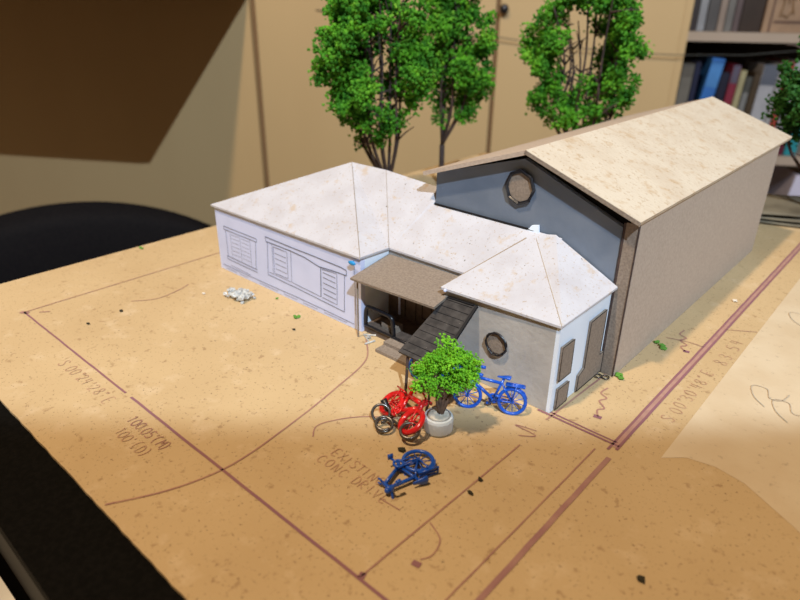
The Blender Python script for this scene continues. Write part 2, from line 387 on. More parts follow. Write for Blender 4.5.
# ------------------------------------------------------------------ board, ink lines and lettering
bd = empty('drawing_board', U(.7, .8, 0)+Vector((0, 0, TZ)), 'tan speckled board with a hand-drawn site plan, carrying the model buildings', 'board')
bm = bmesh.new()
ed = []
def edge(a, b, n, amp):
    for i in range(n):
        t = i/n; p = a.lerp(b, t); j = noise.noise(p*160)*amp*.45; d = (b-a).normalized(); ed.append(p+Vector((-d.y, d.x, 0))*j)
b0, b1, b2, b3 = U(-.174, -.133), U(1.78, -.1325), U(1.78, 1.765), U(-.178, 1.765)
edge(b0, b1, 260, .0009); edge(b1, b2, 60, .0004); edge(b2, b3, 60, .0004); edge(b3, b0, 60, .0004)
slab(bm, ed, -TZ-.0002, (0, 0, 1))
part('board_sheet', bm, M['board'], bd)
ZI = .00025
def P2(x, y, z=ZI): return Vector((x*S, y*S, z))
bm = bmesh.new()
for pts, w in (([(0, 0), (.396, .0)], .0034), ([(.412, 0), (.997, .0)], .0040),
               ([(1.0, -.002), (1.0, .355)], .0068), ([(1.0, .377), (1.0015, 1.70)], .0040), ([(.991, .37), (.992, 1.70)], .0036),
               ([(-.006, -.004), (.010, .004)], .009), ([(.875, .386), (1.0, .386)], .0038), ([(.995, .392), (.875, .393)], .003)):
    bm.free(); bm = bmesh.new(); ribbon(bm, [P2(*p) for p in pts], w*S, wob=.00016); part('ink_line', bm, M['ink_thick' if w > .006 else 'ink'], bd); bm = bmesh.new()
for x, y, r in ((.975, .708, .007), (.948, .428, .008), (.925, .053, .007), (.893, .004, .005)):
    bm.free(); bm = bmesh.new(); ribbon(bm, [P2(x-r*.7, y), P2(x+r*.7, y+.002)], .0075*S); part('ink_dot', bm, M['ink'], bd); bm = bmesh.new()
bm = bmesh.new()
ribbon(bm, [P2(.9957, .38, ZI*.8), P2(.9967, 1.70, ZI*.8)], .0062*S, wob=.0001)
part('ink_wash', bm, M['ink_pale'], bd)['label'] = 'pale pink band between the double lot lines'
bm = bmesh.new()
def smooth(pts, n=6):
    out = []
    for i in range(len(pts)-1):
        p0 = Vector(pts[max(i-1, 0)]); p1 = Vector(pts[i]); p2 = Vector(pts[i+1]); p3 = Vector(pts[min(i+2, len(pts)-1)])
        for k in range(n):
            t = k/n; out.append(.5*((2*p1)+(-p0+p2)*t+(2*p0-5*p1+4*p2-p3)*t*t+(-p0+3*p1-3*p2+p3)*t**3))
    out.append(Vector(pts[-1])); return out
for pts, w in ((((0, 0), (0, .44)), .0026),
               (((.5445,.3635), (.5922,.3152), (.6153,.2345), (.6381,.1174), (.6493,.0139), (.6326,-.0632), (.5994,-.1275)), .0026),
               (((.893,.0035), (.8994,.2989)), .0022),
               (((.897,.372), (.906,.56)), .003), (((.9005,.34), (.8704,.332), (.905,.33), (.8875,.315)), .002),
               (((.975,-.02), (.978, .36)), .0020),
               (((.739,.232), (.70,.20), (.675,.165), (.668,.14), (.682,.1216)), .002),
               (((.8987,.1088), (.9228,.0969), (.93,.075), (.9242,.0609)), .0018),
               (((.974,.708), (.962,.72), (.968,.732), (.953,.742), (.958,.757), (.944,.765), (.945,.785)), .0028),
               (((.948,.43), (.94,.445), (.946,.455), (.932,.468), (.937,.482), (.924,.49), (.926,.51)), .0028),
               (((.93,.735), (.965,.745), (.992,.745)), .0018), (((1.0,.84), (1.045,.87)), .0016),
               (((.10,.16), (.125,.20), (.12,.25), (.108,.28)), .002), (((.02,.02), (.032,.034)), .003),
               (((.83,.098), (.86,.10)), .0016)):
    ribbon(bm, [P2(p[0], p[1]) for p in smooth([(a, b, 0) for a, b in pts])] if len(pts) > 2 else [P2(*p) for p in pts], w*S, wob=.00014)
    part('thin_ink_line', bm, M['ink_thin'], bd); bm = bmesh.new()

F = {'S': [[(.55,.85),(.4,1),(.15,.97),(.06,.75),(.3,.52),(.52,.33),(.45,.06),(.2,0),(0,.12)]],
 '0': [[(.3,1),(.08,.8),(.0,.45),(.12,.08),(.32,0),(.52,.2),(.58,.55),(.48,.88),(.3,1)]],
 'O': [[(.3,1),(.05,.8),(.0,.45),(.12,.08),(.32,0),(.56,.2),(.6,.55),(.48,.88),(.3,1)]],
 '2': [[(.03,.8),(.2,1),(.45,.93),(.5,.7),(.25,.3),(0,.02),(.3,.05),(.58,0)]],
 '3': [[(.05,.9),(.3,1),(.5,.82),(.4,.6),(.2,.53),(.45,.45),(.53,.2),(.3,0),(0,.1)]],
 '4': [[(.1,1),(.03,.45),(.5,.45)],[(.45,.98),(.42,0)]],
 '5': [[(.55,1),(.15,.98),(.1,.58),(.4,.6),(.55,.3),(.4,.03),(0,.06)]],
 '8': [[(.3,.52),(.08,.75),(.28,1),(.5,.78),(.3,.52),(.02,.22),(.28,0),(.55,.22),(.3,.52)]],
 '1': [[(.1,.82),(.28,1),(.26,0)]], '.': [[(.12,.0),(.2,.04)]], "'": [[(.2,1.05),(.14,.78)]], '"': [[(.12,1.05),(.08,.8)],[(.3,1.05),(.26,.8)]],
 '°': [[(.2,1.05),(.08,.93),(.2,.8),(.32,.93),(.2,1.05)]], 'E': [[(.5,1),(.05,.97),(.0,.0),(.5,.02)],[(.03,.5),(.4,.52)]],
 '(': [[(.3,1.1),(.08,.8),(.05,.25),(.25,-.1)]], ')': [[(.05,1.1),(.28,.8),(.28,.25),(.08,-.1)]],
 'M': [[(0,0),(.1,1),(.3,.4),(.52,1),(.6,0)]], 'D': [[(.05,0),(.07,1),(.4,.88),(.56,.5),(.4,.1),(.05,0)]],
 'X': [[(0,1),(.55,0)],[(.52,1),(0,0)]], 'I': [[(.2,1),(.2,0)]], 'T': [[(0,1),(.6,.97)],[(.3,.98),(.28,0)]],
 'N': [[(0,0),(.05,1),(.48,0),(.52,1)]], 'G': [[(.55,.85),(.3,1),(.05,.7),(.05,.25),(.3,0),(.55,.15),(.55,.45),(.3,.45)]],
 'C': [[(.55,.85),(.3,1),(.05,.7),(.05,.25),(.3,0),(.55,.12)]], 'R': [[(.02,0),(.05,1),(.42,.92),(.45,.65),(.06,.5),(.52,0)]],
 'V': [[(0,1),(.27,0),(.55,1)]]}
def text(bm, s, p, d, up, h, adv, w):
    d = Vector(d); up = Vector(up); p = Vector(p)
    for c in s:
        if c in F:
            for st in F[c]:
                jx, jy = random.uniform(-.04, .04), random.uniform(-.06, .06)
                q = smooth([(a, b, 0) for a, b in st], 3) if len(st) > 3 else [Vector((a, b, 0)) for a, b in st]
                ribbon(bm, [p+d*(v.x+jx)*h*.95+up*(v.y+jy)*h for v in q], w)
        p = p+d*adv*(.55 if c in ".'°\" " else 1.0)
bm = bmesh.new()
X, Y = Vector((1, 0, 0)), Vector((0, 1, 0))
text(bm, "S 00°24'28\" E", P2(.2365, -.034), X, Y, .0175*S, .0158*S, .0016*S)
part('lettering', bm, M['ink_faint'], bd)['label'] = "hand lettering S 00°24'28\" E beside the left lot line"; bm = bmesh.new()
text(bm, "100.05'(M)", P2(.462, -.033), X, Y, .0155*S, .0110*S, .0016*S)
part('lettering', bm, M['ink_thin'], bd)['label'] = "hand lettering 100.05'(M) beside the left lot line"; bm = bmesh.new()
text(bm, "100' (D)", P2(.4745, -.057), X, Y, .0155*S, .0112*S, .0015*S)
lt = part('lettering', bm, M['ink_faint'], bd); lt['label'] = "hand lettering 100'(D) beside the left lot line"
bm = bmesh.new()
text(bm, "EXISTING", P2(.727, .113), X, Y, .0145*S, .0112*S, .0014*S)
part('lettering', bm, M['ink_faint'], bd)['label'] = 'faint word EXISTING'; bm = bmesh.new()
text(bm, "CONC", P2(.7210, .093), X, Y, .0145*S, .0135*S, .0014*S)
part('lettering', bm, M['ink_faint'], bd)['label'] = 'faint word CONC'; bm = bmesh.new()
text(bm, "DRIVE", P2(.7835, .094), X, Y, .0145*S, .0118*S, .0014*S)
part('lettering', bm, M['ink_faint'], bd)['label'] = 'faint word DRIVE'
bm = bmesh.new()
text(bm, "S 00°30'48\" E", P2(1.034, .490), Y, -X, .018*S, .0172*S, .0015*S)
part('lettering', bm, M['ink_faint'], bd)['label'] = "faint hand lettering S 00°30'48\" E along the right lot line"; bm = bmesh.new()
text(bm, "83.54", P2(1.040, .706), Y, -X, .020*S, .0255*S, .0015*S)
part('lettering', bm, M['ink_faint'], bd)['label'] = "faint number 83.54 beside the right lot line"

# pale sheet over the right side of the board
ps = empty('paper_sheet', U(1.35, .9, 0), 'pale speckled paper sheet glued on the right side of the board', 'paper')
bm = bmesh.new(); face(bm, [P2(1.0505, .402, .00012), P2(1.075, .425, .00012), P2(1.11, .432, .00012), P2(1.147, .424, .00012), P2(1.21, .385, .00012), P2(1.3, .32, .00012), P2(1.78, .1, .00012), P2(1.78, 1.70, .00012), P2(1.040, 1.70, .00012)]); part('sheet', bm, M['sheet'], ps)
bm = bmesh.new()
for base in ((1.12, .62), (1.155, .60), (1.10, .95)):
    bm = bmesh.new(); ribbon(bm, [P2(base[0]+v.x, base[1]+v.y, .0007) for v in smooth([(a, b, 0) for a, b in ((0,0), (-.02,.02), (-.03,.05), (-.01,.055), (.0,.03), (.015,.035), (.02,.06))])], .0013*S, wob=.0001)
    part('pencil_scribble', bm, flat('faint_pencil', (.50, .43, .34)), ps)

# ------------------------------------------------------------------ the white-roofed model house
hs = empty('model_house', U(.5, .45, 0), 'white-roofed cardboard model house with hip roofs and a porch on the tan board', 'model house')
T = .010
def wall_y(bm, x0, x1, y, z0, z1, t=T): ubox(bm, (x0, y, z0), (x1, y+t, z1))
def wall_x(bm, x, y0, y1, z0, z1, t=T): ubox(bm, (x-t, y0, z0), (x, y1, z1))
AX, BX, FY, VY, HY, HA = .0800, .5181, .379, .450, .5477, .1427
bm = bmesh.new(); wall_y(bm, AX, BX, FY, .0005, HA-.003); w1 = part('front_wall', bm, M['white'], hs)
bm = bmesh.new(); wall_x(bm, AX+T, FY+T, .76, .0005, HA-.003); wall_x(bm, .5425, .58, .76, .0005, HA-.003); wall_y(bm, AX, .5425, .76, .0005, HA-.003); part('rear_wall', bm, M['white'], hs)
# pencil drawing on the facade
bm = bmesh.new()
def fr(pts, w=.0016, y=FY-.0008, wob=.00012): ribbon(bm, [U(a, y, b) for a, b in pts], w*S*.8, (0, -1, 0), wob)
fr([(.108,.1035),(.222,.103)]); fr([(.108,.0965),(.222,.096)]); fr([(.108,.1035),(.108,.0965)]); fr([(.222,.103),(.222,.096)])
fr([(.114,.096),(.114,.036)]); fr([(.218,.096),(.212,.034)]); fr([(.110,.037),(.216,.034)]); fr([(.110,.030),(.216,.028)]); fr([(.110,.037),(.110,.030)])
fr([(.130,.096),(.130,.037)], .001); fr([(.199,.096),(.197,.036)], .001); fr([(.164,.096),(.164,.037)], .001)
for z in (.046, .055, .064, .073, .082, .090): fr([(.133,z),(.16,z+.0005)], .0008); fr([(.168,z),(.195,z)], .0008)
fr([(.252,.1155),(.32,.114),(.40,.1135),(.470,.112),(.483,.110)], .0022); fr([(.252,.1155),(.254,.106),(.33,.106),(.37,.104),(.41,.0965),(.445,.099),(.483,.100)], .0022); fr([(.483,.110),(.483,.100)])
fr([(.258,.106),(.252,.034)]); fr([(.478,.100),(.475,.026)]); fr([(.252,.034),(.34,.032),(.475,.026)]); fr([(.256,.041),(.325,.040)], .001)
fr([(.272,.106),(.270,.040)], .001); fr([(.276,.100),(.318,.100),(.316,.044),(.274,.044),(.276,.100)], .0014)
for z in (.055, .066, .077, .088): fr([(.279,z),(.314,z-.001)], .0012)
fr([(.330,.103),(.327,.040),(.412,.036),(.415,.094)], .0014); fr([(.415,.097),(.412,.036)], .002)
fr([(.418,.094),(.458,.096),(.456,.034),(.416,.036)], .0014)
for z in (.045, .056, .067, .078, .088): fr([(.420,z),(.454,z-.0015)], .0016)
fr([(.09,.012),(.20,.011),(.35,.012),(.50,.010)], .0014); fr([(.12,.017),(.19,.015)], .001)
for a, b in ((.10,.14), (.15,.18), (.22,.28), (.30,.34), (.36,.40), (.42,.48)): fr([(a,.012),(a,.006),(b,.006),(b,.012)], .001)
fr([(.503,.135),(.505,.03)], .001)
part('pencil_drawing', bm, M['pencil'], hs)['label'] = 'pencilled windows and shutters on the white front wall'
# return wall of the left wing + recessed main front
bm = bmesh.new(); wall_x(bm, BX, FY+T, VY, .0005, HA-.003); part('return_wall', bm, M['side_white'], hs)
bm = bmesh.new(); wall_y(bm, BX+.001, .6955, VY, .0005, .095); ww = part('porch_back_wall', bm, M['brown_dark'], hs); ww['label'] = 'dark brown porch back wall with drawn door and window'
bm = bmesh.new(); wall_y(bm, BX+.001, .6955, VY, .0955, HA-.003); part('upper_wall', bm, M['grey'], hs)
bm = bmesh.new()
for pts in ([(.545,.018),(.545,.10)], [(.56,.02),(.56,.09),(.585,.09),(.585,.02)], [(.60,.03),(.60,.085),(.64,.085),(.64,.03),(.60,.03)], [(.62,.03),(.62,.085)], [(.655,.02),(.655,.09)], [(.67,.02),(.67,.09)]):
    fr(pts, .0022, VY-.0008)
part('porch_drawing', bm, M['dark'], hs)
bm = bmesh.new(); ubox(bm, (.545, VY-.003, .02), (.549, VY-.0005, .1)); part('door_trim', bm, M['white'], hs)
# front wing with the round window
CX, CY, HC = .8922, .3892, .1446
bm = bmesh.new(); wall_y(bm, .6955, CX-.006, CY, .0005, HC-.003); w3 = part('wing_front_wall', bm, M['grey'], hs)
bm = bmesh.new(); wall_x(bm, .6955+T, CY+T, HY-.001, .0005, HC-.003, T); part('wing_left_wall', bm, M['grey'], hs)
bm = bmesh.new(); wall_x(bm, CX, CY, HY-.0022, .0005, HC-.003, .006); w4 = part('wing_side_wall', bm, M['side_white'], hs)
def octo(bm, cx, cz, r, y, t, sx=1.0):
    slab(bm, [U(cx+r*sx*math.cos(math.pi/8+k*math.pi/4), y, cz+r*math.sin(math.pi/8+k*math.pi/4)) for k in range(8)], t, (0, -1, 0))
bm = bmesh.new(); octo(bm, .7955, .0800, .0165, CY-.0030, .0025*S); ow = part('round_window', bm, M['chip'], hs)
def cord_ring(cx, cz, r, y, rr, turns=2, jit=.0012, sx=1.0):
    bm = bmesh.new(); pts = []
    for i in range(turns*24):
        a = 2*math.pi*i/24; k = r+random.uniform(-jit, jit)
        pts.append(U(cx+k*sx*math.cos(a), y-.001-.0016*(i//24)+random.uniform(-.0004, .0004), cz+k*math.sin(a)))
    tube(bm, pts, rr*S, 6); return bm
part('window_ring', cord_ring(.7955, .0800, .0178, CY-.003, .0014, jit=.0008), M['cord'], ow)
# side windows of the wing (chipboard)
def swin(pts, t=.004):
    bm = bmesh.new(); slab(bm, [U(CX+t, y, z) for y, z in pts], t*S*.9, (1, 0, 0)); return bm
for pts, lb in (([(.397,.052),(.432,.052),(.4305,.108),(.396,.108)], None), ([(.399,.004),(.432,.004),(.432,.037),(.3995,.038)], None),
            ([(.463,.004),(.5440,.004),(.5440,.040),(.530,.040),(.530,.119),(.479,.1165),(.479,.038),(.463,.031)], 'tall stepped chipboard door panel')):
    o = part('door' if lb else 'window', swin(pts), M['chip'], hs)
    if lb: o['label'] = lb
    bm = bmesh.new(); ribbon(bm, [U(CX+.0042, y, z) for y, z in pts]+[U(CX+.0042, *pts[0])], .0022*S, (1, 0, 0), .0001); part('panel_outline', bm, M['dark'], o)
# roofs: pyramid hip on the left wing with the main roof running into the barn
RT = .0035*S
E_ = .005
V = [U(AX-E_, FY-E_, HA+.002), U(BX+.004, FY-E_, HA+.003), U(BX+.004, VY-.004, HA+.0015), U(.3022, .5713, .2392), U(.3985, .5713, .2392), U(AX-E_, .77, HA+.001), U(.5405, .574, .2285), U(.5405, .77, HA+.001), U(.5405, HY+.0, .2065), U(.3985, .5725, .2392)]
F1 = [(0, 1, 3), (0, 3, 5)]
bm = bmesh.new(); shell(bm, V, [(0, 1, 3), (0, 3, 5), (3, 9, 6, 7, 5)], RT); rf = part('hip_roof', bm, M['paper_roof'], hs)
bm = bmesh.new(); shell(bm, [V[1]+Vector((0, 0, .0001)), V[2], V[4], V[3]], [(0, 1, 3), (1, 2, 3)], RT); part('hip_roof', bm, M['paper_roof'], hs)
bm = bmesh.new()
mv = [V[2]+Vector((.0003, 0, 0)), U(.712, VY-.004, HA+.0015), U(.80, HY-.003, .2055), V[8]+U(0, -.003, 0), V[4], V[6], V[9]]
shell(bm, mv, [(0, 1, 2, 3), (0, 3, 5, 4)], RT); part('main_roof', bm, M['paper_roof'], hs)
# pale creases (folded edge strips)
bm = bmesh.new()
for a, b in ((V[2], V[4]),):
    tube(bm, [a+Vector((0, 0, .0001)), b+Vector((0, 0, .0001))], .00016, 5)
tube(bm, [V[1]+Vector((0, 0, .0002)), V[1].lerp(V[3], .5)+Vector((0,0,.0004)), V[3]+Vector((0, 0, .0001))], .00022, 5)
part('roof_seam', bm, flat('glued_seam', (.33, .27, .21)), hs)
bm = bmesh.new(); tube(bm, [U(.5440, HY-.0035, .2075), U(.7500, HY-.0035, .2060)], .0022*S, 5); part('roof_seam', bm, M['dark'], hs)['label'] = 'black gap line where the roof meets the hall'
# wing roof
wv = [U(.690, CY-.008, HC-.003), U(CX+.003, CY-.004, HC+.0005), U(.752, HY-.004, .2015), U(.7888, HY-.003, .2085), U(CX+.008, HY-.003, .153)]
bm = bmesh.new(); shell(bm, wv, [(0, 1, 2), (1, 3, 2), (1, 4, 3)], RT); part('wing_roof', bm, M['paper_roof'], hs)
bm = bmesh.new(); tube(bm, [wv[1]+Vector((0,0,.0001)), wv[1].lerp(wv[2], .35)+Vector((0,0,.0002)), wv[2]+Vector((0,0,.0001))], .0002, 5); part('roof_seam', bm, flat('pale_seam', (.50, .44, .37)), hs)
bm = bmesh.new(); tube(bm, [wv[0]+Vector((0,0,-.0006)), wv[2]+Vector((-.0006,0,-.0006))], .0007, 5); part('roof_edge', bm, flat('paper_edge', (.30, .23, .16)), hs)
bm = bmesh.new(); slab(bm, [U(.735, HY-.006, .2005), U(.760, HY-.006, .203), U(.757, HY-.004, .217), U(.745, HY-.004, .214)], .001, (0, -1, 0)); part('ridge_flap', bm, M['side_white'], hs)
# porch: floor, steps, railing, roof
bm = bmesh.new(); ubox(bm, (BX+.001, .385, .0005), (.6945, VY-.001, .014)); part('porch_floor', bm, M['brown_dark'], hs)
for z0, z1, y0, y1, x0, x1 in ((.0005, .006, .345, .3845, .585, .655), (.006, .012, .365, .3845, .585, .655)):
    bm = bmesh.new(); ubox(bm, (x0, y0, z0), (x1, y1, z1)); part('step', bm, M['chip'], hs)
bm = bmesh.new()
rp = [U(.5225, .3855, .014), U(.5235, .3855, .040), U(.526, .3855, .0485), U(.533, .3855, .052), U(.57, .3855, .0515), U(.581, .3855, .050), U(.587, .3855, .044), U(.590, .3855, .016)]
tube(bm, smooth(rp, 4), .0038*S*1.0, 8)
tube(bm, [U(.522, .3835, .0155), U(.555, .3835, .0150), U(.60, .3835, .0145), U(.66, .3835, .0145)], .0026*S, 8)
part('railing', bm, M['cord'], hs, smooth=True)
bm = bmesh.new(); ubox(bm, (.552, .395, .0142), (.585, .415, .026)); part('bench', bm, M['chip'], hs)
bm = bmesh.new(); slab(bm, [U(.522, .350, .1165), U(.7034, .350, .1225), U(.6935, VY-.001, .1345), U(.5190, VY-.001, .1310)], .004*S); part('porch_roof', bm, M['chip'], hs)
for x, y in ((.527, .362),):
    bm = bmesh.new(); tube(bm, [U(x, y, .001), U(x, y, .1145)], .0016*S, 8); part('porch_post', bm, M['chip'], hs)
# dark sloping canopy on two thin posts in front of the wing
cv = [U(.692, .283, .070), U(.763, .2835, .0695), U(.7545, CY-.001, .1285), U(.6985, CY-.001, .1265)]
bm = bmesh.new(); slab(bm, cv, .004*S); cn = part('canopy', bm, M['dark_roof'], hs); cn['label'] = 'black ribbed sloping canopy'
bm = bmesh.new()
tube(bm, [cv[1]+U(0, 0, -.001), cv[2]+U(0, 0, -.001)], .0030*S, 6); tube(bm, [cv[2]+U(-.004, -.002, 0), cv[3]+U(.004, -.002, 0)], .0018*S, 6)
for i in range(9):
    t = (i+.5)/9; tube(bm, [cv[0].lerp(cv[3], t)+U(.004, 0, .0006), cv[1].lerp(cv[2], t)+U(-.004, 0, .0006)], .0005*S, 4)
part('canopy_rib', bm, M['dark'], cn)
for b, t in ((U(.7105, .2795, 0), U(.7045, .291, .072)), (U(.757, .2730, 0), U(.757, .291, .071))):
    bm = bmesh.new(); tube(bm, [b, t], .0022*S, 8); part('canopy_post', bm, M['bark'], hs)
bm = bmesh.new(); blob(bm, U(BX-.012, FY-.0085, HA-.010), .0058*S, 2, .1, (1.5, .5, .7)); part('putty_dab', bm, M['putty'], hs, smooth=True)['label'] = 'bright blue putty dab under the eave corner'
bm = bmesh.new(); blob(bm, U(.700, .380, .139), .0026*S, 2, .2); part('glue_drop', bm, M['white'], hs, smooth=True)

# ------------------------------------------------------------------ the barn-like hall
hl = empty('model_hall', U(.73, .9, 0), 'tall chipboard model hall with a cream gable roof behind the model house', 'model house')
BW = .9171; BL = .5435; BY = 1.3166
bm = bmesh.new(); t = .010
slab(bm, [U(BL, HY, .0005), U(.8915, HY, .0005), U(.8915, HY, .2440), U(.7180, HY, .3165), U(BL, HY, .2650)], t*S, (0, -1, 0)); gw = part('gable_wall', bm, M['gable'], hl); gw['label'] = 'slate blue gable wall'
bm = bmesh.new(); slab(bm, [U(BL, BY-.001, .0005), U(BW-.016, BY-.001, .0005), U(BW-.016, BY-.001, .2500), U(.7300, BY-.001, .3185), U(BL, BY-.001, .2620)], t*S, (0, 1, 0)); part('rear_wall', bm, M['chip'], hl)
bm = bmesh.new(); ubox(bm, (BL, HY+t+.0005, .0005), (BL+.008, BY-t-.002, .2600)); part('side_wall', bm, M['chip'], hl)
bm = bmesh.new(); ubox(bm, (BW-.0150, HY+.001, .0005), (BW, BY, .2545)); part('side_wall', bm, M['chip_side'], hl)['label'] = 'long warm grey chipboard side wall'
bm = bmesh.new(); ubox(bm, (.8965, HY-.0020, .0005), (BW-.002, HY+.0005, .2530)); part('corner_strip', bm, M['chip'], hl)
bm = bmesh.new(); ubox(bm, (.8930, HY-.0022, .0005), (.8965, HY-.0004, .252)); ubox(bm, (BW-.0016, HY-.0030, .0005), (BW-.0005, HY+.0005, .252)); part('corner_edge', bm, M['bark'], hl)
# roof slabs
ZR = .3352
bm = bmesh.new(); slab(bm, [U(.7297, .5277, ZR), U(.9233, .5277, .2641), U(.9233, 1.3894, .2641), U(.7297, 1.3894, ZR)], .007*S); part('roof_slope', bm, M['cream_roof'], hl)['label'] = 'wide cream right roof slope'
bm = bmesh.new(); slab(bm, [U(.7290, .5277, ZR-.001), U(.7290, 1.3894, ZR-.001), U(.5270, 1.3894, .2665), U(.5270, .5277, .2665)], .007*S); part('roof_slope', bm, M['chip_side'], hl)['label'] = 'grey-brown left roof slope'
bm = bmesh.new(); slab(bm, [U(BL+.009, HY+.012, .200), U(.9010, HY+.012, .200), U(.9010, HY+.012, .2620), U(.7290, HY+.012, .3250), U(BL+.009, HY+.012, .2640)], .002*S, (0, -1, 0)); part('gap_shade_panel', bm, M['dark'], hl)  # black sheet painting the shade under the roof into the gable gap
bm = bmesh.new(); slab(bm, [U(.7297, .5262, ZR-.0065), U(.9233, .5262, .2641-.0065), U(.9233, .5262, .2641-.0005), U(.7297, .5262, ZR-.0005)], .0008*S, (0, -1, 0)); part('roof_edge', bm, M['chip'], hl)
bm = bmesh.new(); octo(bm, .7165, .2710, .0250, HY-.003, .0025*S, .95); rw = part('round_window', bm, M['chip'], hl)
bm = bmesh.new(); tube(bm, ring(U(.7165, HY-.004, .2710), .0268*S, (.95, 0, 0), (0, 0, 1), 8)+[], .0032*S, 6, closed=True); part('window_ring', bm, M['cord'], rw)

# ------------------------------------------------------------------ trees
def crown_tree(name, label, base, crown_c, rad, seed, stems, split_h, clusters, hole=None, group=None, leaf='leaf', trunk_r=.0026, bits=64, sig=.0052, bark='bark', bit_r=(.0008, .0016), root=None, local_z=0):
    rnd = random.Random(seed)
    t = root or empty(name, base, label, 'tree', group)
    bm = bmesh.new(); b = Vector((0, 0, local_z)); sp = b+Vector((0, 0, split_h))
    if split_h > .004: tube(bm, [b, b+Vector((.0004, 0, split_h*.5)), sp], [trunk_r*1.25, trunk_r, trunk_r], 8)
    cc = Vector(crown_c)-Vector((0, 0, 0)); tips = []
    for k in range(stems):
        a = 2*math.pi*(k+.3*rnd.random())/stems; rr = rnd.uniform(.25, .8)
        tip = cc+Vector((rad[0]*rr*math.cos(a), rad[1]*rr*math.sin(a), rad[2]*rnd.uniform(.35, .85)))
        low = Vector((sp.x+(tip.x-sp.x)*.75, sp.y+(tip.y-sp.y)*.75, sp.z+(tip.z-sp.z)*.30))
        pts = smooth([sp, low, sp.lerp(tip, .65)+Vector((0, 0, 0)), tip], 5)
        n = len(pts); tube(bm, pts, [trunk_r*.62*(1-.75*i/n) for i in range(n)], 6)
        for q in range(7):
            i = rnd.randrange(4, n-1); d = Vector((rnd.uniform(-1, 1), rnd.uniform(-1, 1), rnd.uniform(.0, 1.0))).normalized()
            e = pts[i]+d*rad[0]*rnd.uniform(.25, .5)
            tube(bm, [pts[i], pts[i].lerp(e, .5)+Vector((0, 0, .001)), e], [trunk_r*.35, trunk_r*.25, trunk_r*.12], 5)
    part('trunk', bm, M[bark], t, smooth=True, local=True)
    right = Vector((0.7487, 0.663, 0)); fw = Vector((-.663, .7487, 0))
    bmL = bmesh.new(); k = 0; tries = 0
    tmpl = bmesh.new(); bmesh.ops.create_icosphere(tmpl, subdivisions=1, radius=1.0)
    tv = [v.co.copy() for v in tmpl.verts]; tf = [[v.index for v in f.verts] for f in tmpl.faces]; tmpl.free()
    while k < clusters and tries < clusters*40:
        tries += 1
        d = Vector((rnd.gauss(0, 1), rnd.gauss(0, 1), rnd.gauss(0, 1))).normalized()*rnd.uniform(.35, 1)**.6
        p = cc+Vector((d.x*rad[0], d.y*rad[1], d.z*rad[2]))
        if noise.noise(p*38+Vector((seed, 0, 0))) < -.20: continue
        rel = p-cc
        if hole and abs(rel.dot(right)-hole[0]) < hole[1]*(1-.35*abs(rel.z-hole[2])/hole[3]) and abs(rel.z-hole[2]) < hole[3] and rnd.random() < hole[4]: continue
        k += 1; cs = rnd.uniform(.75, 1.3)
        for j in range(bits):
            q = p+Vector([max(-1.7, min(1.7, rnd.gauss(0, 1))) for _ in '123'])*sig*cs*.75; r = rnd.uniform(*bit_r)
            vs = [bmL.verts.new(q+v*r*rnd.uniform(.55, 1.5)) for v in tv]
            for f in tf: bmL.faces.new([vs[i] for i in f])
    fo = part('foliage', bmL, M[leaf], t, local=True)
    return t
RT_ = Vector((0.7487, 0.663, 0))
gt = 'tall model trees standing behind the buildings'
def big(label, bx, by, off, cz, rx, rz, seed, stems, sh, n, hole=None, leaf='leaf', tr=.0026, sg=.0052):
    o = RT_*off*S
    return crown_tree('model_tree', label, U(bx, by, 0), (o.x, o.y, cz*S), (rx*S, rx*S, rz*S), seed, stems, sh*S, n, hole, gt, leaf, tr, sig=sg)
big('tall green model tree behind the white hip roof, the leftmost of the trees', .051, .952, -.034, .405, .150, .220, 3, 9, .068, 230, hole=(.01, .018, -.02, .09, .5))
big('narrower green model tree between the leftmost tree and the closet knob', -.002, 1.26, .030, .42, .112, .230, 11, 6, .130, 140, leaf='leaf')
big('broad green model tree with an open middle, above the ridge of the cream barn roof', .349, 1.535, -.048, .405, .168, .225, 23, 9, .085, 215, hole=(-.005*S, .080*S, .0, .13*S, .97), tr=.0030)
big('dark green model tree cut by the right edge, in front of the bookshelf', .960, 1.70, -.045, .345, .120, .150, 31, 6, .09, 150, leaf='leaf_dark')

